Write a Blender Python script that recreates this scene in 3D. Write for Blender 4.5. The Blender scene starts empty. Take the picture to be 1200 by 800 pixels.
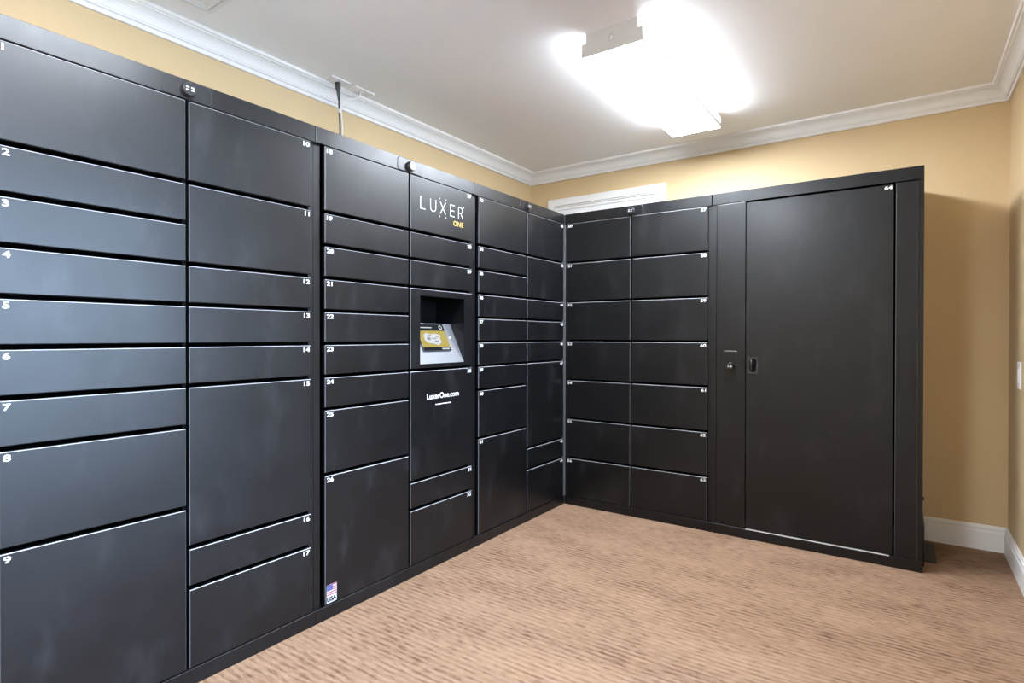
import bpy, bmesh, math, random
from mathutils import Matrix, Vector

random.seed(7)
C = bpy.context.scene.collection
S = bpy.context.scene
PI = math.pi

# ------------------------------------------------------------------ camera
cam_d = bpy.data.cameras.new('camera')
cam = bpy.data.objects.new('camera', cam_d)
C.objects.link(cam)
S.camera = cam
YAW, PITCH, ROLL = 0.60781, -0.00571, 0.00146
fwd = Vector((-math.sin(YAW) * math.cos(PITCH), math.cos(YAW) * math.cos(PITCH), math.sin(PITCH)))
rgt = Vector((math.cos(YAW), math.sin(YAW), 0))
upv = rgt.cross(fwd)
r2 = rgt * math.cos(ROLL) + upv * math.sin(ROLL)
u2 = -rgt * math.sin(ROLL) + upv * math.cos(ROLL)
M = Matrix((r2, u2, -fwd)).transposed().to_4x4()
M.translation = Vector((1.9171, -3.3867, 1.1502))
cam.matrix_world = M
cam_d.sensor_width = 36
cam_d.lens = 661.97 / 1200 * 36
cam_d.shift_y = -2.8 / 1200
cam_d.clip_start = 0.01

# ------------------------------------------------------------------ light and exposure
LAMP = 58.0          # radiance of the ceiling fixtures' lenses
SLOT = 26.0          # light that leaves the open slots on top of the lenses
LAMP_COL = (0.88, 0.96, 1.06, 1)
S.view_settings.view_transform = 'Standard'
S.view_settings.look = 'None'
S.view_settings.gamma = 1
S.view_settings.use_curve_mapping = False
S.view_settings.exposure = 0.5

world = bpy.data.worlds.new('sky')
S.world = world
world.use_nodes = True
bg = world.node_tree.nodes['Background']
bg.inputs['Color'].default_value = (0.54, 0.73, 1.0, 1)
bg.inputs['Strength'].default_value = 18.0

S.cycles.max_bounces = 10
S.cycles.diffuse_bounces = 6
S.cycles.glossy_bounces = 4

# daylight enters by the wide window in the right wall; a portal only helps sampling
pd = bpy.data.lights.new('window_portal', 'AREA')
pd.shape = 'RECTANGLE'; pd.size = 1.80; pd.size_y = 2.43
pd.cycles.is_portal = True
po = bpy.data.objects.new('window_portal', pd)
C.objects.link(po)
po.location = (2.44, -2.685, 1.15)
po.rotation_euler = (0, PI / 2, 0)

# ------------------------------------------------------------------ materials
def mat(name, col, rough=0.5, metal=0.0, spec=0.5):
    m = bpy.data.materials.new(name)
    m.use_nodes = True
    b = m.node_tree.nodes['Principled BSDF']
    b.inputs['Base Color'].default_value = (*col, 1)
    b.inputs['Roughness'].default_value = rough
    b.inputs['Metallic'].default_value = metal
    b.inputs['Specular IOR Level'].default_value = spec
    return m

def nodes(m):
    nt = m.node_tree
    return nt, nt.nodes['Principled BSDF'], nt.nodes.new, nt.links.new

def emit(name, col, strength):
    m = bpy.data.materials.new(name)
    m.use_nodes = True
    nt = m.node_tree
    nt.nodes.clear()
    e = nt.nodes.new('ShaderNodeEmission')
    e.inputs['Color'].default_value = col
    e.inputs['Strength'].default_value = strength
    o = nt.nodes.new('ShaderNodeOutputMaterial')
    nt.links.new(e.outputs[0], o.inputs[0])
    return m

def black_metal():
    m = mat('black_powder_coat', (0.006, 0.006, 0.007), 0.42, 0, 0.34)
    nt, b, N, L = nodes(m)
    b.inputs['Coat Weight'].default_value = 0.16; b.inputs['Coat Roughness'].default_value = 0.22
    tc = N('ShaderNodeTexCoord')
    n1 = N('ShaderNodeTexNoise'); n1.inputs['Scale'].default_value = 5; n1.inputs['Detail'].default_value = 5
    n1.inputs['Distortion'].default_value = 0.6
    L(tc.outputs['Object'], n1.inputs['Vector'])
    mr = N('ShaderNodeMapRange')
    mr.inputs['From Min'].default_value = 0.3; mr.inputs['From Max'].default_value = 0.75
    mr.inputs['To Min'].default_value = 0.36; mr.inputs['To Max'].default_value = 0.48
    L(n1.outputs['Fac'], mr.inputs['Value'])
    L(mr.outputs['Result'], b.inputs['Roughness'])
    # dusty finger smudges
    mp = N('ShaderNodeMapping'); mp.inputs['Scale'].default_value = (9, 9, 4); mp.inputs['Rotation'].default_value = (0.3, 0.5, 0.2)
    L(tc.outputs['Object'], mp.inputs['Vector'])
    n2 = N('ShaderNodeTexNoise'); n2.inputs['Scale'].default_value = 1.0; n2.inputs['Detail'].default_value = 6
    n2.inputs['Roughness'].default_value = 0.62
    L(mp.outputs['Vector'], n2.inputs['Vector'])
    cr = N('ShaderNodeValToRGB')
    cr.color_ramp.elements[0].position = 0.55; cr.color_ramp.elements[0].color = (0.0025, 0.0026, 0.0034, 1)
    cr.color_ramp.elements[1].position = 0.80; cr.color_ramp.elements[1].color = (0.013, 0.0133, 0.015, 1)
    L(n2.outputs['Fac'], cr.inputs['Fac'])
    L(cr.outputs['Color'], b.inputs['Base Color'])
    n3 = N('ShaderNodeTexNoise'); n3.inputs['Scale'].default_value = 900; n3.inputs['Detail'].default_value = 1
    L(tc.outputs['Object'], n3.inputs['Vector'])
    bp = N('ShaderNodeBump'); bp.inputs['Strength'].default_value = 0.05; bp.inputs['Distance'].default_value = 0.0005
    L(n3.outputs['Fac'], bp.inputs['Height'])
    L(bp.outputs['Normal'], b.inputs['Normal'])
    return m

def paint(name, col, scale, strength, rough=0.6, var=0.03):
    m = mat(name, col, rough, 0, 0.3)
    nt, b, N, L = nodes(m)
    tc = N('ShaderNodeTexCoord')
    n = N('ShaderNodeTexNoise'); n.inputs['Scale'].default_value = scale; n.inputs['Detail'].default_value = 3
    L(tc.outputs['Object'], n.inputs['Vector'])
    bp = N('ShaderNodeBump'); bp.inputs['Strength'].default_value = strength; bp.inputs['Distance'].default_value = 0.003
    L(n.outputs['Fac'], bp.inputs['Height']); L(bp.outputs['Normal'], b.inputs['Normal'])
    n2 = N('ShaderNodeTexNoise'); n2.inputs['Scale'].default_value = 1.7; n2.inputs['Detail'].default_value = 4
    L(tc.outputs['Object'], n2.inputs['Vector'])
    cr = N('ShaderNodeValToRGB')
    cr.color_ramp.elements[0].position = 0.3; cr.color_ramp.elements[0].color = (*[c * (1 - var) for c in col], 1)
    cr.color_ramp.elements[1].position = 0.7; cr.color_ramp.elements[1].color = (*[min(1, c * (1 + var)) for c in col], 1)
    L(n2.outputs['Fac'], cr.inputs['Fac']); L(cr.outputs['Color'], b.inputs['Base Color'])
    return m

def carpet():
    m = mat('ribbed_carpet', (0.4, 0.24, 0.15), 0.95, 0, 0.1)
    nt, b, N, L = nodes(m)
    tc = N('ShaderNodeTexCoord')
    def noise(sx, sy, detail, rough=0.55, dist=0):
        mp = N('ShaderNodeMapping'); mp.inputs['Scale'].default_value = (sx, sy, 1)
        L(tc.outputs['Object'], mp.inputs['Vector'])
        n = N('ShaderNodeTexNoise'); n.inputs['Scale'].default_value = 1
        n.inputs['Detail'].default_value = detail; n.inputs['Roughness'].default_value = rough
        n.inputs['Distortion'].default_value = dist
        L(mp.outputs['Vector'], n.inputs['Vector'])
        return n
    # warped ribs running along x
    nw = noise(3.0, 8.0, 2)
    sep = N('ShaderNodeSeparateXYZ'); L(tc.outputs['Object'], sep.inputs[0])
    ad = N('ShaderNodeMath'); ad.operation = 'MULTIPLY_ADD'; ad.inputs[1].default_value = 0.014
    L(nw.outputs['Fac'], ad.inputs[0]); L(sep.outputs['Y'], ad.inputs[2])
    fr = N('ShaderNodeMath'); fr.operation = 'MULTIPLY'; fr.inputs[1].default_value = 2 * PI / 0.026
    L(ad.outputs[0], fr.inputs[0])
    sn = N('ShaderNodeMath'); sn.operation = 'SINE'; L(fr.outputs[0], sn.inputs[0])
    rib = N('ShaderNodeMapRange'); rib.inputs['From Min'].default_value = -1; L(sn.outputs[0], rib.inputs['Value'])
    # dark flecks stretched along the ribs
    nf = noise(17, 80, 4, 0.65)
    nb = noise(2.2, 5, 3, 0.55)
    ng = noise(260, 260, 2, 0.6)
    s1 = N('ShaderNodeMath'); s1.operation = 'MULTIPLY_ADD'; s1.inputs[1].default_value = 0.17
    L(rib.outputs['Result'], s1.inputs[0]); L(nf.outputs['Fac'], s1.inputs[2])
    s2 = N('ShaderNodeMath'); s2.operation = 'MULTIPLY_ADD'; s2.inputs[1].default_value = 0.45
    L(nb.outputs['Fac'], s2.inputs[0]); L(s1.outputs[0], s2.inputs[2])
    s3 = N('ShaderNodeMath'); s3.operation = 'MULTIPLY_ADD'; s3.inputs[1].default_value = 0.35
    L(ng.outputs['Fac'], s3.inputs[0]); L(s2.outputs[0], s3.inputs[2])
    cr = N('ShaderNodeValToRGB')
    el = cr.color_ramp.elements
    # the sum runs roughly from 0.6 to 1.3; rescale to 0..1
    rs = N('ShaderNodeMapRange'); rs.inputs['From Min'].default_value = 0.60; rs.inputs['From Max'].default_value = 1.35
    L(s3.outputs[0], rs.inputs['Value'])
    el[0].position = 0.10; el[0].color = (0.062, 0.031, 0.017, 1)
    el[1].position = 0.90; el[1].color = (0.325, 0.210, 0.138, 1)
    e = el.new(0.42); e.color = (0.215, 0.130, 0.082, 1)
    L(rs.outputs['Result'], cr.inputs['Fac']); L(cr.outputs['Color'], b.inputs['Base Color'])
    bp = N('ShaderNodeBump'); bp.inputs['Strength'].default_value = 0.45; bp.inputs['Distance'].default_value = 0.006
    L(s3.outputs[0], bp.inputs['Height']); L(bp.outputs['Normal'], b.inputs['Normal'])
    return m

BLACK = black_metal()
EDGE = mat('lit_worn_edge', (0.26, 0.26, 0.27), 0.4, 0, 0.5)  # pale top rims: caught lamp light put into the colour, with edge wear
SEDGE = mat('door_side_edge', (0.075, 0.075, 0.08), 0.4, 0, 0.5)  # fainter tone of the same painted edge light, for the side rims
INNER = mat('black_interior', (0.003, 0.003, 0.0035), 0.8, 0, 0.05)
PLATE_EDGE = mat('plate_edge', (0.03, 0.03, 0.032), 0.4)
STICKER = mat('white_sticker', (0.42, 0.42, 0.43), 0.6, 0, 0.2)
LOCK = mat('black_lock', (0.012, 0.012, 0.013), 0.28)
CHROME = mat('bright_lock_marks', (0.75, 0.75, 0.75), 0.3, 0.4)
NUMBER = mat('white_print', (0.68, 0.68, 0.68), 0.6, 0, 0.2)
SILL_GLINT = mat('sill_glint', (0.60, 0.60, 0.60), 0.4)  # light caught on the sill below the large door, painted as colour
CORNER = mat('grey_corner_filler', (0.10, 0.10, 0.105), 0.45)
GOLD = mat('gold_print', (0.50, 0.34, 0.11), 0.6, 0, 0.2)
WHITE = paint('white_trim', (0.80, 0.79, 0.77), 60, 0.02, 0.35, 0.01)
DOORW = paint('white_door', (0.80, 0.80, 0.80), 60, 0.02, 0.4, 0.01)
WALL = paint('yellow_wall', (0.62, 0.465, 0.268), 150, 0.12, 0.55, 0.02)
CEIL = paint('ceiling_white', (0.92, 0.92, 0.92), 70, 0.15, 0.8, 0.01)
CARPET = carpet()
PLASTIC = mat('white_plastic', (0.78, 0.77, 0.75), 0.35)
GREYP = mat('dark_grey_plastic', (0.05, 0.05, 0.05), 0.4)
FIXT = mat('fixture_white_metal', (0.78, 0.79, 0.78), 0.45)
ALU = mat('brushed_aluminium', (0.17, 0.17, 0.18), 0.42, 0.3)
BOUNCE_PAVING = paint('pale_bounce_paving', (0.68, 0.68, 0.66), 8, 0.2, 0.9, 0.05)  # pale so that it throws daylight up through the window
GROUND = paint('dark_asphalt', (0.10, 0.10, 0.10), 8, 0.2, 0.9, 0.05)
GLASS = bpy.data.materials.new('clear_glass')
GLASS.use_nodes = True
_nt = GLASS.node_tree; _nt.nodes.clear()
_t = _nt.nodes.new('ShaderNodeBsdfTransparent'); _g = _nt.nodes.new('ShaderNodeBsdfGlossy'); _g.inputs['Roughness'].default_value = 0.0
_f = _nt.nodes.new('ShaderNodeFresnel'); _x = _nt.nodes.new('ShaderNodeMixShader'); _o = _nt.nodes.new('ShaderNodeOutputMaterial')
_nt.links.new(_f.outputs[0], _x.inputs[0]); _nt.links.new(_t.outputs[0], _x.inputs[1]); _nt.links.new(_g.outputs[0], _x.inputs[2])
_nt.links.new(_x.outputs[0], _o.inputs[0])
LENS = emit('lamp_lens', LAMP_COL, LAMP)
LENS_SIDE = emit('lamp_lens_side', LAMP_COL, LAMP * 0.42)
LENS_SLOT = emit('lamp_slot', LAMP_COL, SLOT)
FLAGR = mat('flag_red', (0.30, 0.02, 0.06), 0.6, 0, 0.2)
FLAGB = mat('flag_blue', (0.025, 0.035, 0.17), 0.6, 0, 0.2)
DKTXT = mat('dark_print', (0.01, 0.01, 0.015), 0.6, 0, 0.1)
SC_BLK = emit('screen_black', (0.02, 0.025, 0.03, 1), 1.0)
SC_GOLD = emit('screen_gold', (0.40, 0.33, 0.10, 1), 1.0)
SC_PALE = emit('screen_pale', (0.55, 0.58, 0.60, 1), 1.0)
SC_GREY = emit('screen_grey', (0.25, 0.27, 0.30, 1), 1.0)

# ------------------------------------------------------------------ mesh helpers
class MB:
    """Collects faces with material slots and links them as ONE mesh object."""
    def __init__(self):
        self.v = []; self.f = []; self.mi = []; self.sm = []; self.mats = []
    def slot(self, m):
        if m not in self.mats: self.mats.append(m)
        return self.mats.index(m)
    def face(self, idx, m, smooth=False):
        self.f.append(tuple(idx)); self.mi.append(self.slot(m)); self.sm.append(smooth)
    def verts(self, pts):
        n = len(self.v); self.v += [tuple(p) for p in pts]
        return list(range(n, n + len(pts)))
    def box(self, a, b, m, skip=()):
        x0, y0, z0 = a; x1, y1, z1 = b
        i = self.verts([(x0, y0, z0), (x1, y0, z0), (x1, y1, z0), (x0, y1, z0),
                        (x0, y0, z1), (x1, y0, z1), (x1, y1, z1), (x0, y1, z1)])
        F = {'-z': (0, 3, 2, 1), '+z': (4, 5, 6, 7), '-y': (0, 1, 5, 4), '+x': (1, 2, 6, 5), '+y': (2, 3, 7, 6), '-x': (3, 0, 4, 7)}
        for k, q in F.items():
            if k not in skip: self.face([i[j] for j in q], m)
    def plate(self, x0, x1, z0, z1, y0, y1, ch, m, mtop=None, mside=None, mbot=None):
        """front-facing plate (front at y0, back at y1 > y0) with a chamfered rim"""
        mtop = mtop or m; mside = mside or m; mbot = mbot or m
        a = self.verts([(x0 + ch, y0, z0 + ch), (x1 - ch, y0, z0 + ch), (x1 - ch, y0, z1 - ch), (x0 + ch, y0, z1 - ch)])
        b = self.verts([(x0, y0 + ch, z0), (x1, y0 + ch, z0), (x1, y0 + ch, z1), (x0, y0 + ch, z1)])
        c = self.verts([(x0, y1, z0), (x1, y1, z0), (x1, y1, z1), (x0, y1, z1)])
        self.face(a, m)
        for k, mm in enumerate((mbot, mside, mtop, mside)):
            j = (k + 1) % 4
            self.face((b[k], b[j], a[j], a[k]), mm)
            self.face((c[k], c[j], b[j], b[k]), m)
        self.face(c[::-1], m)
    def prism(self, poly, y0, y1, m, mfront=None, ch=0):
        """polygon in (x,z), counter-clockwise seen from the front (-y), extruded from y0 to y1"""
        n = len(poly)
        c = self.verts([(x, y1, z) for x, z in poly])
        if ch:
            cx = sum(x for x, z in poly) / n; cz = sum(z for x, z in poly) / n
            hx = max(abs(x - cx) for x, z in poly); hz = max(abs(z - cz) for x, z in poly)
            f = self.verts([(cx + (x - cx) * (1 - ch / hx), y0, cz + (z - cz) * (1 - ch / hz)) for x, z in poly])
            a = self.verts([(x, y0 + ch, z) for x, z in poly])
            for k in range(n): self.face((a[k], a[(k + 1) % n], f[(k + 1) % n], f[k]), mfront or m)
            self.face(f, m)
        else:
            a = self.verts([(x, y0, z) for x, z in poly])
            self.face(a, mfront or m)
        for k in range(n):
            j = (k + 1) % n
            self.face((c[k], c[j], a[j], a[k]), m)
        self.face(c[::-1], m)
    def lathe(self, prof, m, seg=24, axis='y', o=(0, 0, 0), mcap=None):
        """prof: (radius, distance) along the axis"""
        rings = []
        for r, d in prof:
            pts = []
            for k in range(seg):
                t = 2 * PI * k / seg
                u, w = r * math.cos(t), r * math.sin(t)
                p = {'y': (u, d, w), 'z': (u, w, d), 'x': (d, u, w)}[axis]
                pts.append((p[0] + o[0], p[1] + o[1], p[2] + o[2]))
            rings.append(self.verts(pts))
        for a, b in zip(rings, rings[1:]):
            for k in range(seg):
                j = (k + 1) % seg
                self.face((a[k], a[j], b[j], b[k]), m, True)
        self.face(rings[-1], mcap or m)
        self.face(rings[0][::-1], m)
    def tube(self, pts, r, m, seg=10):
        rings = []
        pts = [Vector(p) for p in pts]
        for i, p in enumerate(pts):
            t = (pts[min(i + 1, len(pts) - 1)] - pts[max(i - 1, 0)]).normalized()
            ref = Vector((1, 0, 0)) if abs(t.x) < 0.9 else Vector((0, 1, 0))
            n1 = t.cross(ref).normalized(); n2 = t.cross(n1)
            rr = r[i] if isinstance(r, (list, tuple)) else r
            rings.append(self.verts([p + n1 * rr * math.cos(2 * PI * k / seg) + n2 * rr * math.sin(2 * PI * k / seg) for k in range(seg)]))
        for a, b in zip(rings, rings[1:]):
            for k in range(seg):
                j = (k + 1) % seg
                self.face((a[k], a[j], b[j], b[k]), m, True)
        self.face(rings[0][::-1], m); self.face(rings[-1], m)
    def stroke(self, pts, w, y, m, t=0.0006):
        """a printed ribbon of width w along (x,z) points on the front plane y"""
        for (xa, za), (xb, zb) in zip(pts, pts[1:]):
            d = Vector((xb - xa, zb - za)); l = d.length
            if l < 1e-6: continue
            d /= l; n = Vector((-d.y, d.x)) * w / 2; e = d * w / 2
            p = [(xa - e.x - n.x, za - e.y - n.y), (xb + e.x - n.x, zb + e.y - n.y),
                 (xb + e.x + n.x, zb + e.y + n.y), (xa - e.x + n.x, za - e.y + n.y)]
            self.prism(p, y - t, y, m)
    def build(self, name, parent=None, loc=None, rot=None):
        me = bpy.data.meshes.new(name)
        me.from_pydata(self.v, [], self.f)
        for m in self.mats: me.materials.append(m)
        for p, i, s in zip(me.polygons, self.mi, self.sm):
            p.material_index = i; p.use_smooth = s
        bm = bmesh.new(); bm.from_mesh(me)
        bmesh.ops.recalc_face_normals(bm, faces=bm.faces)
        bm.to_mesh(me); bm.free()
        me.update()
        o = bpy.data.objects.new(name, me)
        C.objects.link(o)
        if parent: o.parent = parent
        if loc: o.location = loc
        if rot: o.rotation_euler = rot
        return o

def thing(name, label, cat, loc=(0, 0, 0), rz=0, group=None):
    o = bpy.data.objects.new(name, None)
    o.empty_display_size = 0.1
    C.objects.link(o)
    o.location = loc; o.rotation_euler = (0, 0, rz)
    o['label'] = label; o['category'] = cat
    if group: o['group'] = group
    return o

def tag(o, label, cat, group=None):
    o['label'] = label; o['category'] = cat
    if group: o['group'] = group
    return o

def struct(o):
    o['kind'] = 'structure'
    return o

_txt = {}
def text_mesh(s, size, bold=0.0, m=None, space=1.0, sx=1.0):
    key = (s, size, bold, m.name, space, sx)
    if key in _txt: return _txt[key]
    cu = bpy.data.curves.new('lettering', 'FONT')
    cu.body = s; cu.size = size; cu.offset = bold; cu.extrude = 0.0003
    cu.space_character = space; cu.resolution_u = 4
    ob = bpy.data.objects.new('lettering', cu)
    C.objects.link(ob)
    bpy.context.view_layer.update()
    dg = bpy.context.evaluated_depsgraph_get()
    me = bpy.data.meshes.new_from_object(ob.evaluated_get(dg), depsgraph=dg)
    bpy.data.objects.remove(ob); bpy.data.curves.remove(cu)
    # text lies in XY facing +Z: stand it up so that it faces -Y
    me.transform(Matrix.Rotation(PI / 2, 4, 'X') @ Matrix.Diagonal((sx, 1, 1, 1)))
    me.materials.clear(); me.materials.append(m)
    xs = [v.co.x for v in me.vertices]; zs = [v.co.z for v in me.vertices]
    _txt[key] = (me, min(xs), max(xs), min(zs), max(zs))
    return _txt[key]

def put_text(name, s, size, x, z, y, parent, bold=0.0, m=None, align='L', space=1.0, sx=1.0):
    """x,z: top-left (or top-right / top-centre) corner of the ink"""
    me, x0, x1, z0, z1 = text_mesh(s, size, bold, m or NUMBER, space, sx)
    o = bpy.data.objects.new(name, me)
    C.objects.link(o); o.parent = parent
    dx = {'L': x - x0, 'R': x - x1, 'C': x - (x0 + x1) / 2}[align]
    o.location = (dx, y, z - z1)
    return o

# ------------------------------------------------------------------ room shell
XL, XR, YB, YF, ZC = -0.65, 2.37, 0.574, -4.7, 2.485
DY0, DY1, DZ, DS = -3.90, -1.47, 2.05, 0.25          # wide window in the right wall, with its sill height
def shell(name, boxes, m):
    b = MB()
    for lo, hi in boxes: b.box(lo, hi, m)
    return struct(b.build(name))
shell('floor', [((XL - .12, YF - .12, -.1), (XR + .12, YB + .12, 0))], CARPET)
shell('ceiling', [((XL - .12, YF - .12, ZC), (XR + .12, YB + .12, ZC + .1))], CEIL)
shell('wall_back', [((XL - .12, YB, 0), (XR + .12, YB + .12, ZC))], WALL)
shell('wall_left', [((XL - .12, YF, 0), (XL, YB, ZC))], WALL)
shell('wall_front', [((XL - .12, YF - .12, 0), (XR + .12, YF, ZC))], WALL)
shell('wall_right', [((XR, DY1, 0), (XR + .12, YB, ZC)), ((XR, YF, 0), (XR + .12, DY0, ZC)),
                     ((XR, DY0, DZ), (XR + .12, DY1, ZC)), ((XR, DY0, 0), (XR + .12, DY1, DS))], WALL)

def sweep(name, prof, segs, m):
    """sweep a (distance from wall, z) profile along wall segments with mitred ends.
    seg: (p0, p1, inward normal, mitre0, mitre1)"""
    b = MB()
    for p0, p1, nrm, m0, m1 in segs:
        p0 = Vector(p0); p1 = Vector(p1); nrm = Vector(nrm)
        t = (p1 - p0).normalized()
        A = b.verts([(*(p0 + nrm * d + t * d * m0), z) for d, z in prof])
        B = b.verts([(*(p1 + nrm * d - t * d * m1), z) for d, z in prof])
        n = len(prof)
        for k in range(n):
            j = (k + 1) % n
            b.face((A[k], A[j], B[j], B[k]), m)
        b.face(A[::-1], m); b.face(B, m)
    return struct(b.build(name))

cr = [(0, -.088), (.009, -.088), (.011, -.086), (.012, -.074), (.014, -.070), (.020, -.069), (.0215, -.066), (.0215, -.062),
      (.0245, -.0605), (.0265, -.054), (.031, -.044), (.038, -.034), (.047, -.026), (.057, -.0205), (.066, -.0185),
      (.068, -.0145), (.076, -.0135), (.079, -.0105), (.080, 0), (0, 0)]
crown = [(d, ZC + z) for d, z in cr]
sweep('trim_1', crown, [((XL, YB), (XR, YB), (0, -1), 1, 1)], WHITE)
sweep('trim_2', crown, [((XL, YF), (XL, YB), (1, 0), 1, 1)], WHITE)
sweep('trim_3', crown, [((XR, YF), (XR, YB), (-1, 0), 1, 1)], WHITE)
sweep('trim_4', crown, [((XL, YF), (XR, YF), (0, 1), 1, 1)], WHITE)
base = [(0, 0), (.016, 0), (.016, .098), (.0145, .100), (.0145, .103), (.0125, .105), (.012, .112), (.0135, .117), (.012, .123),
        (.008, .128), (.006, .134), (0, .134)]
sweep('baseboard_back', base, [((XL, YB), (XR, YB), (0, -1), 1, 1)], WHITE)
sweep('baseboard_right', base, [((XR, YF), (XR, YB), (-1, 0), 1, 1)], WHITE)
sweep('baseboard_left', base, [((XL, YF), (XL, YB), (1, 0), 1, 1)], WHITE)
sweep('baseboard_front', base, [((XL, YF), (XR, YF), (0, 1), 1, 1)], WHITE)

# door in the back wall: slab and stepped casing, mostly behind the lockers
CX0, CX1, CZ, CW = -0.467, 0.509, 2.247, 0.089
b = MB()
b.box((CX0 + CW, YB - .004, 0), (CX1 - CW, YB + .001, CZ - CW + .004), DOORW)
dr = struct(b.build('door_1'))
def casing(b, x0, x1, zt, w, y):
    """three mitred boards around an opening, outer board thick, then a bead and an inner step"""
    for o0, o1, th in ((0, .054, .022), (.054, .059, .008), (.059, .066, .020), (.066, .071, .006), (.071, w, .014)):
        def ring(o): return [(x0 + o, 0), (x0 + o, zt - o), (x1 - o, zt - o), (x1 - o, 0)]
        O, I = ring(o0), ring(o1)
        of = b.verts([(x, y - th, z) for x, z in O]); inn = b.verts([(x, y - th, z) for x, z in I])
        ob = b.verts([(x, y, z) for x, z in O]); ib = b.verts([(x, y, z) for x, z in I])
        for k in range(3):
            b.face((of[k], of[k + 1], inn[k + 1], inn[k]), WHITE)
            b.face((ob[k], ob[k + 1], of[k + 1], of[k]), WHITE)
            b.face((inn[k], inn[k + 1], ib[k + 1], ib[k]), WHITE)
        b.face((of[0], inn[0], ib[0], ob[0]), WHITE); b.face((of[3], inn[3], ib[3], ob[3]), WHITE)
b = MB(); casing(b, CX0, CX1, CZ, CW, YB); b.build('casing', dr)
b = MB()
for px0, px1 in ((CX0 + CW + .09, -.02), (.06, CX1 - CW - .09)):
    for pz0, pz1 in ((.2, .95), (1.1, 2.0)):
        b.plate(px0, px1, pz0, pz1, YB - .010, YB - .003, .006, DOORW)
b.build('door_panel', dr)

# window in the right wall, outside the picture: jamb, casing, sill and panes, added bounce paving beyond
b = MB()
b.box((XR - .002, DY0 - .001, DS), (XR + .122, DY0 + .02, DZ), WHITE)
b.box((XR - .002, DY1 - .02, DS), (XR + .122, DY1 + .001, DZ), WHITE)
b.box((XR - .002, DY0 + .02, DZ - .02), (XR + .122, DY1 - .02, DZ + .001), WHITE)
b.box((XR - .002, DY0 + .02, DS - .001), (XR + .122, DY1 - .02, DS + .02), WHITE)
w1 = struct(b.build('window_1'))
b = MB()
b.box((XR - .018, DY0 - .075, DS - .075), (XR, DY0, DZ + .075), WHITE)
b.box((XR - .018, DY1, DS - .075), (XR, DY1 + .075, DZ + .075), WHITE)
b.box((XR - .018, DY0, DZ), (XR, DY1, DZ + .075), WHITE)
b.box((XR - .018, DY0, DS - .075), (XR, DY1, DS), WHITE)
b.build('casing', w1)
b = MB(); b.box((XR + .06, DY0 + .02, DS + .02), (XR + .064, DY1 - .02, DZ - .02), GLASS); b.build('window_pane', w1)
shell('floor_outside', [((XR + .12, -9, -.1), (4.4, 6, -.02))], BOUNCE_PAVING)  # unseen pale ground, added to bounce daylight onto the ceiling
shell('asphalt_outside', [((4.4, -9, -.16), (16, 6, -.10))], GROUND)

# ------------------------------------------------------------------ lockers
ZT, ZB, H = 1.914, 0.058, 1.98
ROW = (ZT - ZB) / 14
STILE_Y = 0.016
GAP = 0.0145

def lock_on(parent, x, z, y, r=0.022, d=0.018):
    b = MB()
    b.lathe([(r * 1.08, 0), (r * 1.08, -d * .25), (r, -d * .3), (r, -d * .85), (r * .9, -d)], LOCK, 28, 'y', (x, y, z))
    w, h = r * .42, r * .16
    for sx in (-1, 1):
        for sz in (-1, 1):
            cx, cz = x + sx * r * .36, z + sz * r * .2
            b.box((cx - w / 2, y - d - .0012, cz - h / 2), (cx + w / 2, y - d + .0002, cz + h / 2), CHROME)
    return b.build('lock', parent)

def carcass(root, W, depth, mid, sl, sr, sy=STILE_Y):
    b = MB()
    t = .022
    b.box((0.001, sy, .002), (sl, depth, H - .004), BLACK)                 # left side, its front edge is the stile
    b.box((W - sr, sy, .002), (W - .001, depth, H - .004), BLACK)
    b.box((sl, sy, H - .02), (W - sr, depth, H - .004), BLACK)
    b.box((sl, sy, .002), (W - sr, depth, .05), BLACK)
    b.box((sl, depth - .02, .05), (W - sr, depth, H - .02), INNER)
    if mid: b.box((mid - .006, .024, .05), (mid + .006, depth - .02, H - .02), INNER)
    return b.build('carcass', root)

def header(root, W, mid, plate=True):
    b = MB()
    b.plate(.0015, W - .0015, ZT + .0015, H, 0, .03, .0015, BLACK)
    b.build('header', root)
    if plate:
        w, z0, z1, c = .078, ZT + .003, H - .003, .010
        b = MB()
        x0, x1 = mid - w, mid + w
        poly = [(x0 + c, z0), (x1 - c, z0), (x1, z0 + c), (x1, z1 - c), (x1 - c, z1), (x0 + c, z1), (x0, z1 - c), (x0, z0 + c)]
        b.prism(poly, -.0030, .001, BLACK, PLATE_EDGE, .0016)
        p = b.build('header_plate', root)
        lock_on(p, mid, 1.945, -.0030)

def plinth(root, W):
    b = MB()
    b.plate(.001, W - .001, 0, ZB - .003, 0, .03, .0012, BLACK)
    b.build('plinth', root)

def door(root, x0, x1, j0, n, num=None, side='L', gap=GAP):
    z1 = ZT - j0 * ROW - (gap / 2 if j0 else .002)
    z0 = ZT - (j0 + n) * ROW + (gap / 2 if j0 + n < 14 else .001)
    b = MB()
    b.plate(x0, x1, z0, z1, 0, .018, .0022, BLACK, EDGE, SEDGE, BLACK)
    o = b.build('locker_door', root)
    if num is not None:
        s = str(num)
        if side == 'L': put_text('door_number', s, .024, x0 + .008, z1 - .007, -.0004, o, .0005, NUMBER, 'L', 1.0, 1.4)
        else: put_text('door_number', s, .024, x1 - .008, z1 - .007, -.0004, o, .0005, NUMBER, 'R', 1.0, 1.4)
    return o

def column(root, x0, x1, sizes, first, side, skip=()):
    out = {}
    j = 0; k = first
    for n in sizes:
        if n < 0: j += -n; continue                 # a hole left for something else
        out[k] = door(root, x0, x1, j, n, k, side)
        j += n; k += 1
    return out

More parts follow.
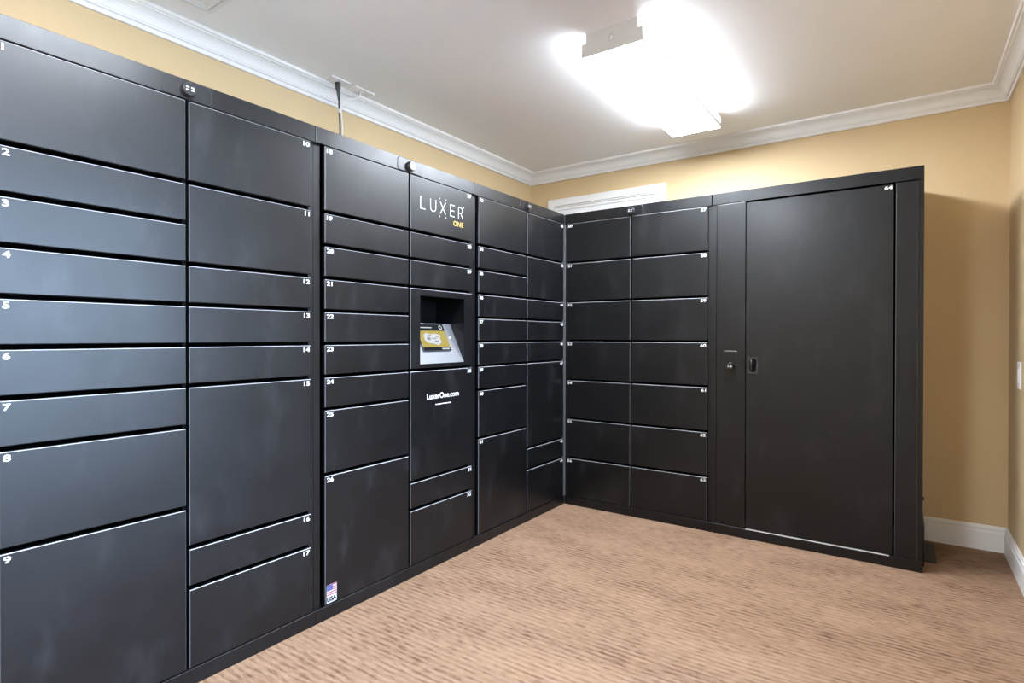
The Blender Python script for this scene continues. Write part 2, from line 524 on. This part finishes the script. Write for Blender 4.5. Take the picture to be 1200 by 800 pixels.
LEFT = [2, 1, 1, 1, 1, 1, 1, 2, 4]
def bank(label, loc, rz, W, depth, xs, cols, plate=True):
    r = thing('locker_bank', label, 'lockers', loc, rz, 'parcel locker banks')
    a0, a1, b0, b1 = xs
    mid = (a1 + b0) / 2
    carcass(r, W, depth, mid, .030, .024)
    header(r, W, mid, plate); plinth(r, W)
    d = {}
    d.update(column(r, a0, a1, *cols[0])); d.update(column(r, b0, b1, *cols[1]))
    return r, d

RL = PI / 2
u1, d1 = bank('black metal locker bank with doors numbered 1 to 17, nearest on the left', (0, -2.992, 0), RL, .999, .615,
              (.044, .5065, .517, .979), ((LEFT, 1, 'L'), ([2, 2, 1, 1, 1, 4, 1, 2], 10, 'R')))
u2, d2_ = bank('black metal locker bank with a recessed touchscreen and white and gold lettering', (0, -1.993, 0), RL, 1.001, .615,
               (.044, .511, .5225, .985), ((LEFT, 18, 'L'), ([2, 1, 1, -3, 4, 1, 2], 27, 'R')))
u3, d3 = bank('narrow looking black locker bank with doors numbered 33 to 49, in the back left corner', (0, -.992, 0), RL, .990, .615,
              (.041, .516, .526, .976), ((LEFT, 33, 'L'), ([2, 2, 1, 1, 1, 4, 1, 2], 42, 'R')))
u4, d4 = bank('black locker bank of fourteen equal doors numbered 50 to 63, against the back wall', (0, 0, 0), 0, .987, .545,
              (.018, .479, .491, .962), (([2] * 7, 50, 'L'), ([2] * 7, 57, 'R')))

b = MB(); b.box((-.035, .0015, .002), (.0012, .0155, H - .004), CORNER); b.build('corner_filler', u4)

# lettering on the doors of the second bank
o = d2_[27]
b = MB()
Y0 = -.0002
def U(y): return y + 1.993                        # world y on the left run -> local x of the second bank
zb_, zt_ = 1.765, 1.822
w = .0040
def L_(x): return [[(x, zt_), (x, zb_), (x + .031, zb_)]]
x = U(-1.404)
for pts in L_(x): b.stroke(pts, w, Y0, NUMBER)
x = U(-1.334); h = zt_ - zb_
arc = [(x, zt_), (x, zb_ + .017)] + [(x + .019 - .019 * math.cos(t * PI / 10), zb_ + .017 - .017 * math.sin(t * PI / 10)) for t in range(1, 10)] + [(x + .038, zb_ + .017), (x + .038, zt_)]
b.stroke(arc, w, Y0, NUMBER)
x = U(-1.262)
b.stroke([(x, zt_), (x + .038, zb_)], w, Y0, NUMBER); b.stroke([(x + .038, zt_), (x, zb_)], w, Y0, NUMBER)
for sx, sz in ((-.004, .016), (.042, .016), (-.004, -.016), (.042, -.016)):
    zc = zt_ + sz if sz > 0 else zb_ + sz
    b.box((x + sx - .0016, Y0 - .0005, zc - .003), (x + sx + .0016, Y0, zc + .003), NUMBER)
x = U(-1.186)
b.stroke([(x + .030, zt_), (x, zt_), (x, zb_), (x + .030, zb_)], w, Y0, NUMBER)
b.stroke([(x, (zt_ + zb_) / 2), (x + .027, (zt_ + zb_) / 2)], w, Y0, NUMBER)
x = U(-1.122); zm = zb_ + h * .46; rr = (zt_ - zm) / 2
b.stroke([(x, zb_), (x, zt_), (x + .016, zt_)] + [(x + .016 + rr * 1.0 * math.sin(t * PI / 8), zm + rr + rr * math.cos(t * PI / 8)) for t in range(1, 8)] + [(x + .016, zm), (x, zm)], w, Y0, NUMBER)
b.stroke([(x + .018, zm), (x + .034, zb_)], w, Y0, NUMBER)
b.stroke([(x + .042, zt_ + .002), (x + .042, zt_ + .006)], .004, Y0, NUMBER)
lg = b.build('lettering', o); lg['label'] = 'white spaced capital lettering'
t = put_text('lettering', 'ONE', .036, U(-1.084), 1.745, -.0005, o, .0006, GOLD, 'R', 1.12); t['label'] = 'gold lettering'
o = d2_[30]
t = put_text('lettering', 'LuxerOne.com', .0395, U(-1.239), 0.866, -.0005, o, .0004, NUMBER, 'C'); t['label'] = 'white web address'
b = MB(); b.box((U(-1.297), -.0007, .8065), (U(-1.180), 0, .8110), NUMBER); t = b.build('underline', o); t['label'] = 'short white line'

# flag sticker at the foot of door 26
o = d2_[26]
b = MB()
fx0, fx1, fz0, fz1 = U(-1.942), U(-1.893), .064, .137
b.box((fx0, -.0006, fz0), (fx1, 0, fz1), STICKER)
zf = .094; n = 9
for k in range(0, n, 2):
    hh = (fz1 - zf) / n
    b.box((fx0 + .001, -.0009, fz1 - (k + 1) * hh), (fx1 - .001, -.0006, fz1 - k * hh - .0004), FLAGR)
b.box((fx0 + .001, -.0012, fz1 - .0235), (fx0 + .029, -.0006, fz1 - .001), FLAGB)
for i in range(4):
    for k in range(3):
        sx, sz = fx0 + .005 + i * .0066, fz1 - .005 - k * .0066
        b.box((sx - .0011, -.0014, sz - .0011), (sx + .0011, -.0012, sz + .0011), STICKER)
st = b.build('flag_sticker', o); st['label'] = 'white sticker with a red, white and blue flag and USA'
t = put_text('lettering', 'USA', .0245, (fx0 + fx1) / 2, .088, -.0007, o, .0011, DKTXT, 'C')

# touchscreen kiosk let into the second bank
kz1, kz0 = ZT - 4 * ROW - GAP / 2, ZT - 7 * ROW + GAP / 2
kx0, kx1 = .5225, .985
hx0, hx1, hz0, hz1 = U(-1.405), U(-1.075), 1.013, 1.345
b = MB()
ch = .0028
fo = b.verts([(kx0 + ch, 0, kz0 + ch), (kx1 - ch, 0, kz0 + ch), (kx1 - ch, 0, kz1 - ch), (kx0 + ch, 0, kz1 - ch)])
ro = b.verts([(kx0, ch, kz0), (kx1, ch, kz0), (kx1, ch, kz1), (kx0, ch, kz1)])
bo = b.verts([(kx0, .018, kz0), (kx1, .018, kz0), (kx1, .018, kz1), (kx0, .018, kz1)])
fi = b.verts([(hx0, 0, hz0), (hx1, 0, hz0), (hx1, 0, hz1), (hx0, 0, hz1)])
bi = b.verts([(hx0, .018, hz0), (hx1, .018, hz0), (hx1, .018, hz1), (hx0, .018, hz1)])
for k in range(4):
    j = (k + 1) % 4
    b.face((fo[k], fo[j], fi[j], fi[k]), BLACK)
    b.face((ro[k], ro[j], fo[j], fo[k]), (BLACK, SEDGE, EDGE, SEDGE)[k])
    b.face((bo[k], bo[j], ro[j], ro[k]), BLACK)
    b.face((fi[k], fi[j], bi[j], bi[k]), BLACK)
    b.face((bo[j], bo[k], bi[k], bi[j]), BLACK)
kp = b.build('kiosk_panel', u2)
SL, DN = 2.0, .100                                  # the console rises two units per unit of depth
b = MB()
zs = hz0 + SL * DN
A = b.verts([(hx0, .0005, hz0), (hx1, .0005, hz0), (hx1, DN, zs), (hx0, DN, zs)])
B2 = b.verts([(hx0, .02, hz0 - .006), (hx1, .02, hz0 - .006), (hx1, DN + .012, zs), (hx0, DN + .012, zs)])
b.face(A, ALU); b.face(B2[::-1], ALU)
for k in range(4): b.face((A[k], B2[k], B2[(k + 1) % 4], A[(k + 1) % 4]), ALU)
cn = b.build('console', kp); cn['label'] = 'sloping brushed metal console'
b = MB()                                            # the black recess around it, open to the front
by = .20
b.face(b.verts([(hx0, .018, hz1), (hx1, .018, hz1), (hx1, by, hz1), (hx0, by, hz1)]), INNER)
b.face(b.verts([(hx0, by, zs), (hx1, by, zs), (hx1, by, hz1), (hx0, by, hz1)]), INNER)
b.face(b.verts([(hx0, DN, zs), (hx1, DN, zs), (hx1, by, zs), (hx0, by, zs)]), INNER)
for xx in (hx0, hx1):
    b.face(b.verts([(xx, .018, hz0), (xx, by, hz0), (xx, by, hz1), (xx, .018, hz1)]), INNER if xx == hx0 else BLACK)
b.build('niche', kp)
# touchscreen lies on the slope
ang = math.atan2(DN, SL * DN)                       # lean back from the vertical
sw, sh = .204, .151
def screen_box(b, x0, x1, z0, z1, d0, d1, m): b.box((x0, d0, z0), (x1, d1, z1), m)
b = MB()
screen_box(b, 0, sw, 0, sh, -.005, .004, GREYP)
screen_box(b, .001, sw - .001, .112, sh - .001, -.0056, -.005, SC_BLK)
screen_box(b, .001, sw - .001, .020, .112, -.0056, -.005, SC_GOLD)
screen_box(b, .001, sw - .001, .001, .020, -.0056, -.005, SC_BLK)
screen_box(b, .030, .112, .1275, .1325, -.0062, -.0056, SC_PALE)
screen_box(b, .135, .192, .006, .013, -.0062, -.0056, SC_PALE)
pz = [(.030, .062), (.046, .044), (.085, .040), (.120, .030), (.150, .047), (.146, .070), (.160, .086), (.120, .096), (.080, .092), (.055, .101), (.034, .088)]
b.prism(pz, -.0062, -.0056, SC_PALE)
for x0, x1, z0, z1 in ((.05, .075, .06, .075), (.085, .12, .066, .071), (.10, .13, .05, .056), (.06, .09, .082, .087), (.118, .14, .076, .083)):
    screen_box(b, x0, x1, z0, z1, -.0066, -.0062, SC_GREY)
b.lathe([(.012, -.0056), (.012, -.0066)], SC_PALE, 20, 'y', (.178, 0, .131))
b.lathe([(.007, -.0066), (.007, -.0070)], SC_BLK, 16, 'y', (.178, 0, .131))
sc = b.build('touchscreen', kp); sc['label'] = 'lit touchscreen showing a gold page'
z_s = 1.073
sc.location = (U(-1.353), (z_s - hz0) / SL - .0035, z_s)
sc.rotation_euler = (-ang, 0, 0)
b = MB()
b.lathe([(.006, .003), (.006, -.003), (.004, -.004)], PLASTIC, 16, 'y')
cd = b.build('sensor', kp, (U(-1.118), (1.140 - hz0) / SL, 1.140), (-ang, 0, 0))

# tall cabinet with the large door
u5 = thing('parcel_cabinet', 'tall black metal cabinet with one large door numbered 64 and a cup handle', 'cabinet', (.988, 0, 0), 0)
W5 = 1.0045
carcass(u5, W5, .545, None, .024, .022, .006)
header(u5, W5, .5, False); plinth(u5, W5)
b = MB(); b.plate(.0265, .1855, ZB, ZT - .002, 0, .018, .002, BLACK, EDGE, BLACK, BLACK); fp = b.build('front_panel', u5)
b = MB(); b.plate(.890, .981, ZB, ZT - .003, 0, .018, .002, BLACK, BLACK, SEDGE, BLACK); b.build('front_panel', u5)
b = MB()
c = .006; x0, x1, z0, z1 = .067, .144, .903, 1.066
b.prism([(x0 + c, z0), (x1 - c, z0), (x1, z0 + c), (x1, z1 - c), (x1 - c, z1), (x0 + c, z1), (x0, z1 - c), (x0, z0 + c)], -.004, .001, BLACK, PLATE_EDGE, .0016)
lp = b.build('lock_plate', u5)
lock_on(lp, .108, .980, -.004, .020, .026)
b = MB(); b.plate(.1885, .8815, ZB + .003, ZT - .008, 0, .018, .002, BLACK, BLACK, BLACK, BLACK); bd = b.build('cabinet_door', u5)
b = MB(); b.box((.190, -.0025, ZB - .0045), (.868, .012, ZB - .0005), SILL_GLINT); ts = b.build('sill_glint_strip', u5); ts['label'] = 'added bright strip painting the light caught on the sill under the large door'  # added strip; its pale colour stands for light on the plinth's top edge
put_text('door_number', '64', .0235, .8815 - .006, 1.901, -.0004, bd, .0012, NUMBER, 'R', 1.0, 1.4)
# cup handle: raised frame, dark recess, pull blade
b = MB()
x0, x1, z0, z1 = .1975, .2555, .937, 1.035
O = [(x0, z0), (x1, z0), (x1, z1), (x0, z1)]
i0, i1, k0, k1 = x0 + .011, x1 - .010, z0 + .012, z1 - .012
I = []
r = .017
for cx, cz, a0 in ((i1 - r, k0 + r, -PI / 2), (i1 - r, k1 - r, 0), (i0 + r, k1 - r, PI / 2), (i0 + r, k0 + r, PI)):
    for q in range(6): I.append((cx + r * math.cos(a0 + q * PI / 10), cz + r * math.sin(a0 + q * PI / 10)))
HM = mat('handle_black', (0.022, 0.022, 0.024), 0.25)
ofr = b.verts([(x, -.004, z) for x, z in O]); obk = b.verts([(x, .0, z) for x, z in O])
inf = b.verts([(x, -.004, z) for x, z in I]); inb = b.verts([(x * 1.0, -.0006, z) for x, z in I])
# fan the frame: each outer corner to its arc, then the four straight sides
corner = {0: (x1, z0), 1: (x1, z1), 2: (x0, z1), 3: (x0, z0)}
oi = {0: ofr[1], 1: ofr[2], 2: ofr[3], 3: ofr[0]}
for q in range(4):
    for s in range(5): b.face((oi[q], inf[q * 6 + s + 1], inf[q * 6 + s]), HM)
    nq = (q + 1) % 4
    b.face((oi[q], oi[nq], inf[nq * 6], inf[q * 6 + 5]), HM)
for k in range(4): b.face((obk[k], obk[(k + 1) % 4], ofr[(k + 1) % 4], ofr[k]), HM)
for k in range(24): b.face((inf[k], inf[(k + 1) % 24], inb[(k + 1) % 24], inb[k]), HM)
b.face(inb, INNER)
hd = b.build('handle', bd)
b = MB(); b.tube([(x0 + .022, -.003, k0 + .006), (x0 + .022, -.009, k0 + .016), (x0 + .022, -.010, (k0 + k1) / 2), (x0 + .022, -.009, k1 - .016), (x0 + .022, -.003, k1 - .006)], .005, HM, 10)
hb = b.build('handle', bd)
# floor bracket and bolt on the right flank
b = MB()
b.box((W5, .10, .0), (W5 + .008, .50, .205), BLACK)
b.box((W5 + .008, .185, .0), (W5 + .062, .500, .004), mat('bracket_grey', (.035, .035, .035), .6))
b.build('floor_bracket', u5)
b = MB(); b.lathe([(.009, -.001), (.009, .005), (.006, .007)], BLACK, 12, 'x', (W5, .12, .335)); b.build('bolt', u5)

# ------------------------------------------------------------------ ceiling lights
def fixture(label, x, y, L=1.215):
    r = thing('ceiling_light', label, 'light', (x, y, ZC), 0)
    hw, hb, ht, zt = .1425, .110, .040, -.100
    b = MB()                                        # lens tray: glowing bottom, white side lips, glowing slots on top
    y0, y1 = -L / 2 + .006, L / 2 - .006
    b.face(b.verts([(-hw, y0, zt), (hw, y0, zt), (hw, y1, zt), (-hw, y1, zt)]), LENS)
    for s in (-1, 1):
        b.face(b.verts([(s * hw, y0, zt), (s * hw, y1, zt), (s * hw, y1, zt + .030), (s * hw, y0, zt + .030)]), FIXT)
        b.face(b.verts([(s * (hw - .002), y0, zt + .030), (s * (hw - .002), y1, zt + .030), (s * (hw - .002), y1, -ht), (s * (hw - .002), y0, -ht)]), LENS_SIDE)
        b.face(b.verts([(s * hw, y0, -ht), (s * hw, y1, -ht), (s * hb, y1, -ht), (s * hb, y0, -ht)]), FIXT)
        b.face(b.verts([(s * hb, y0, -ht), (s * hb, y1, -ht), (s * hb, y1, -.002), (s * hb, y0, -.002)]), LENS_SLOT)
    b.build('lens', r)
    b = MB(); b.box((-hb + .002, y0, -ht - .001), (hb - .002, y1, 0), FIXT); b.build('housing', r)
    for s in (-1, 1):
        b = MB()
        n = .020
        poly = [(-hw, zt), (hw, zt), (hw, -ht), (hw - n, -ht), (hw - n, 0), (-hw + n, 0), (-hw + n, -ht), (-hw, -ht)]
        ya, yb = (-L / 2, -L / 2 + .006) if s < 0 else (L / 2 - .006, L / 2)
        b.prism(poly, ya, yb, FIXT)
        e = b.build('end_cap', r)
        b = MB(); b.lathe([(.014, 0), (.014, s * .004), (.008, s * .006), (.006, s * .012)], FIXT, 20, 'y', (0, s * L / 2, -.048))
        b.build('knob', e)
    return r
fixture('white glowing wraparound ceiling light above the tall lockers', .872, -.533)
fixture('second white wraparound ceiling light nearer the entrance, above the camera', .872, -2.90)

# ------------------------------------------------------------------ outlets, cords, vent, switch
def ceiling_plate(label, x0, x1, y0, y1, kind):
    r = thing('ceiling_outlet', label, 'outlet', ((x0 + x1) / 2, (y0 + y1) / 2, ZC))
    hx, hy = (x1 - x0) / 2, (y1 - y0) / 2
    b = MB()
    a = b.verts([(-hx, -hy, -.001), (hx, -hy, -.001), (hx, hy, -.001), (-hx, hy, -.001)])
    c = b.verts([(-hx + .005, -hy + .005, -.007), (hx - .005, -hy + .005, -.007), (hx - .005, hy - .005, -.007), (-hx + .005, hy - .005, -.007)])
    b.face(c, PLASTIC); b.face(a, PLASTIC)
    for k in range(4): b.face((a[k], a[(k + 1) % 4], c[(k + 1) % 4], c[k]), PLASTIC)
    b.build('cover_plate', r)
    b = MB()
    if kind == 'power':
        for s in (-1, 1): b.box((-.016, s * .02 - .014, -.009), (.016, s * .02 + .014, -.006), PLASTIC)
    else:
        b.box((-.010, -.012, -.010), (.010, .012, -.006), PLASTIC)
    b.build('socket', r)
    return r
ceiling_plate('white ceiling outlet plate with the black plug in it', -.560, -.491, -1.540, -1.416, 'power')
ceiling_plate('white ceiling plate with the thin white data cable in it', -.560, -.489, -1.390, -1.251, 'data')
pc = thing('power_cord', 'black power cord hanging from a ceiling plug down to the locker top', 'cord', (-.530, -1.470, ZC))
b = MB()
b.tube([(0, 0, -.0095), (0, 0, -.040), (0, .002, -.052), (.0, .004, -.075), (0, .006, -.10)], [.0145, .014, .010, .008, .006], GREYP, 12)
b.build('plug', pc)
b = MB()
pts = []
for k in range(15):
    t = k / 14
    pts.append((.004 * math.sin(3 * t), .006 + .016 * math.sin(t * 5) * (t) - .004 * t, -.10 - .394 * t))
b.tube(pts, .0045, GREYP, 10)
b.build('cord', pc)
b = MB(); b.tube([(0, .010, -.145), (0, .010, -.165)], .009, PLASTIC, 10); tie = b.build('cable_tie', pc)
b = MB()
zc = -.505
pts = [(-.530, -1.322, ZC - .0105), (-.530, -1.326, ZC - .03), (-.529, -1.36, ZC - .055), (-.528, -1.41, ZC - .075), (-.526, -1.445, ZC - .105), (-.524, -1.455, ZC - .15)]
for k in range(1, 9):
    t = k / 8
    pts.append((-.524 + .004 * math.sin(4 * t), -1.455 + .006 * math.sin(5 * t), ZC - .15 - (.3535) * t))
b.tube(pts, .0030, PLASTIC, 8)
tag(b.build('data_cable'), 'thin white data cable beside the black cord above the lockers', 'cable')

# square ceiling diffuser
vt = thing('ceiling_vent', 'white square ceiling air vent at the top left edge', 'vent', (-.449 + .19, -2.172 - .19, ZC))
def ring(b, h0, h1, z0, z1, m):
    """square sloping ring from half-size h0 at z0 to half-size h1 at z1"""
    a = b.verts([(-h0, -h0, z0), (h0, -h0, z0), (h0, h0, z0), (-h0, h0, z0)])
    c = b.verts([(-h1, -h1, z1), (h1, -h1, z1), (h1, h1, z1), (-h1, h1, z1)])
    for k in range(4): b.face((a[k], a[(k + 1) % 4], c[(k + 1) % 4], c[k]), m)
b = MB(); ring(b, .19, .187, -.0005, -.006, WHITE); ring(b, .187, .170, -.006, -.008, WHITE); ring(b, .170, .165, -.008, -.001, WHITE); b.build('frame', vt)
h = .160
for k in range(4):
    b = MB(); ring(b, h, h - .010, -.010, -.012, WHITE); ring(b, h - .010, h - .036, -.012, -.002, WHITE); b.build('louvre', vt)
    h -= .037
b = MB(); b.box((-.19, -.19, -.0012), (.19, .19, -.0004), WHITE); b.build('backing', vt)

sw_ = thing('light_switch', 'white light switch plate on the yellow wall at the right edge', 'switch', (XR, .215, .964), 0)
b = MB()
hy, hz = .042, .066
a = b.verts([(-.001, -hy, -hz), (-.001, hy, -hz), (-.001, hy, hz), (-.001, -hy, hz)])
c_ = b.verts([(-.007, -hy + .004, -hz + .004), (-.007, hy - .004, -hz + .004), (-.007, hy - .004, hz - .004), (-.007, -hy + .004, hz - .004)])
b.face(a, PLASTIC); b.face(c_, PLASTIC)
for k in range(4): b.face((a[k], a[(k + 1) % 4], c_[(k + 1) % 4], c_[k]), PLASTIC)
b.build('cover_plate', sw_)
b = MB(); b.box((-.010, -.016, -.033), (-.0065, .016, .033), PLASTIC); b.build('rocker', sw_)

# letters too small to pick apart stay joined in one printed part
for ob in C.objects:
    if ob.name.split('.')[0] == 'lettering': ob['kind'] = 'stuff'
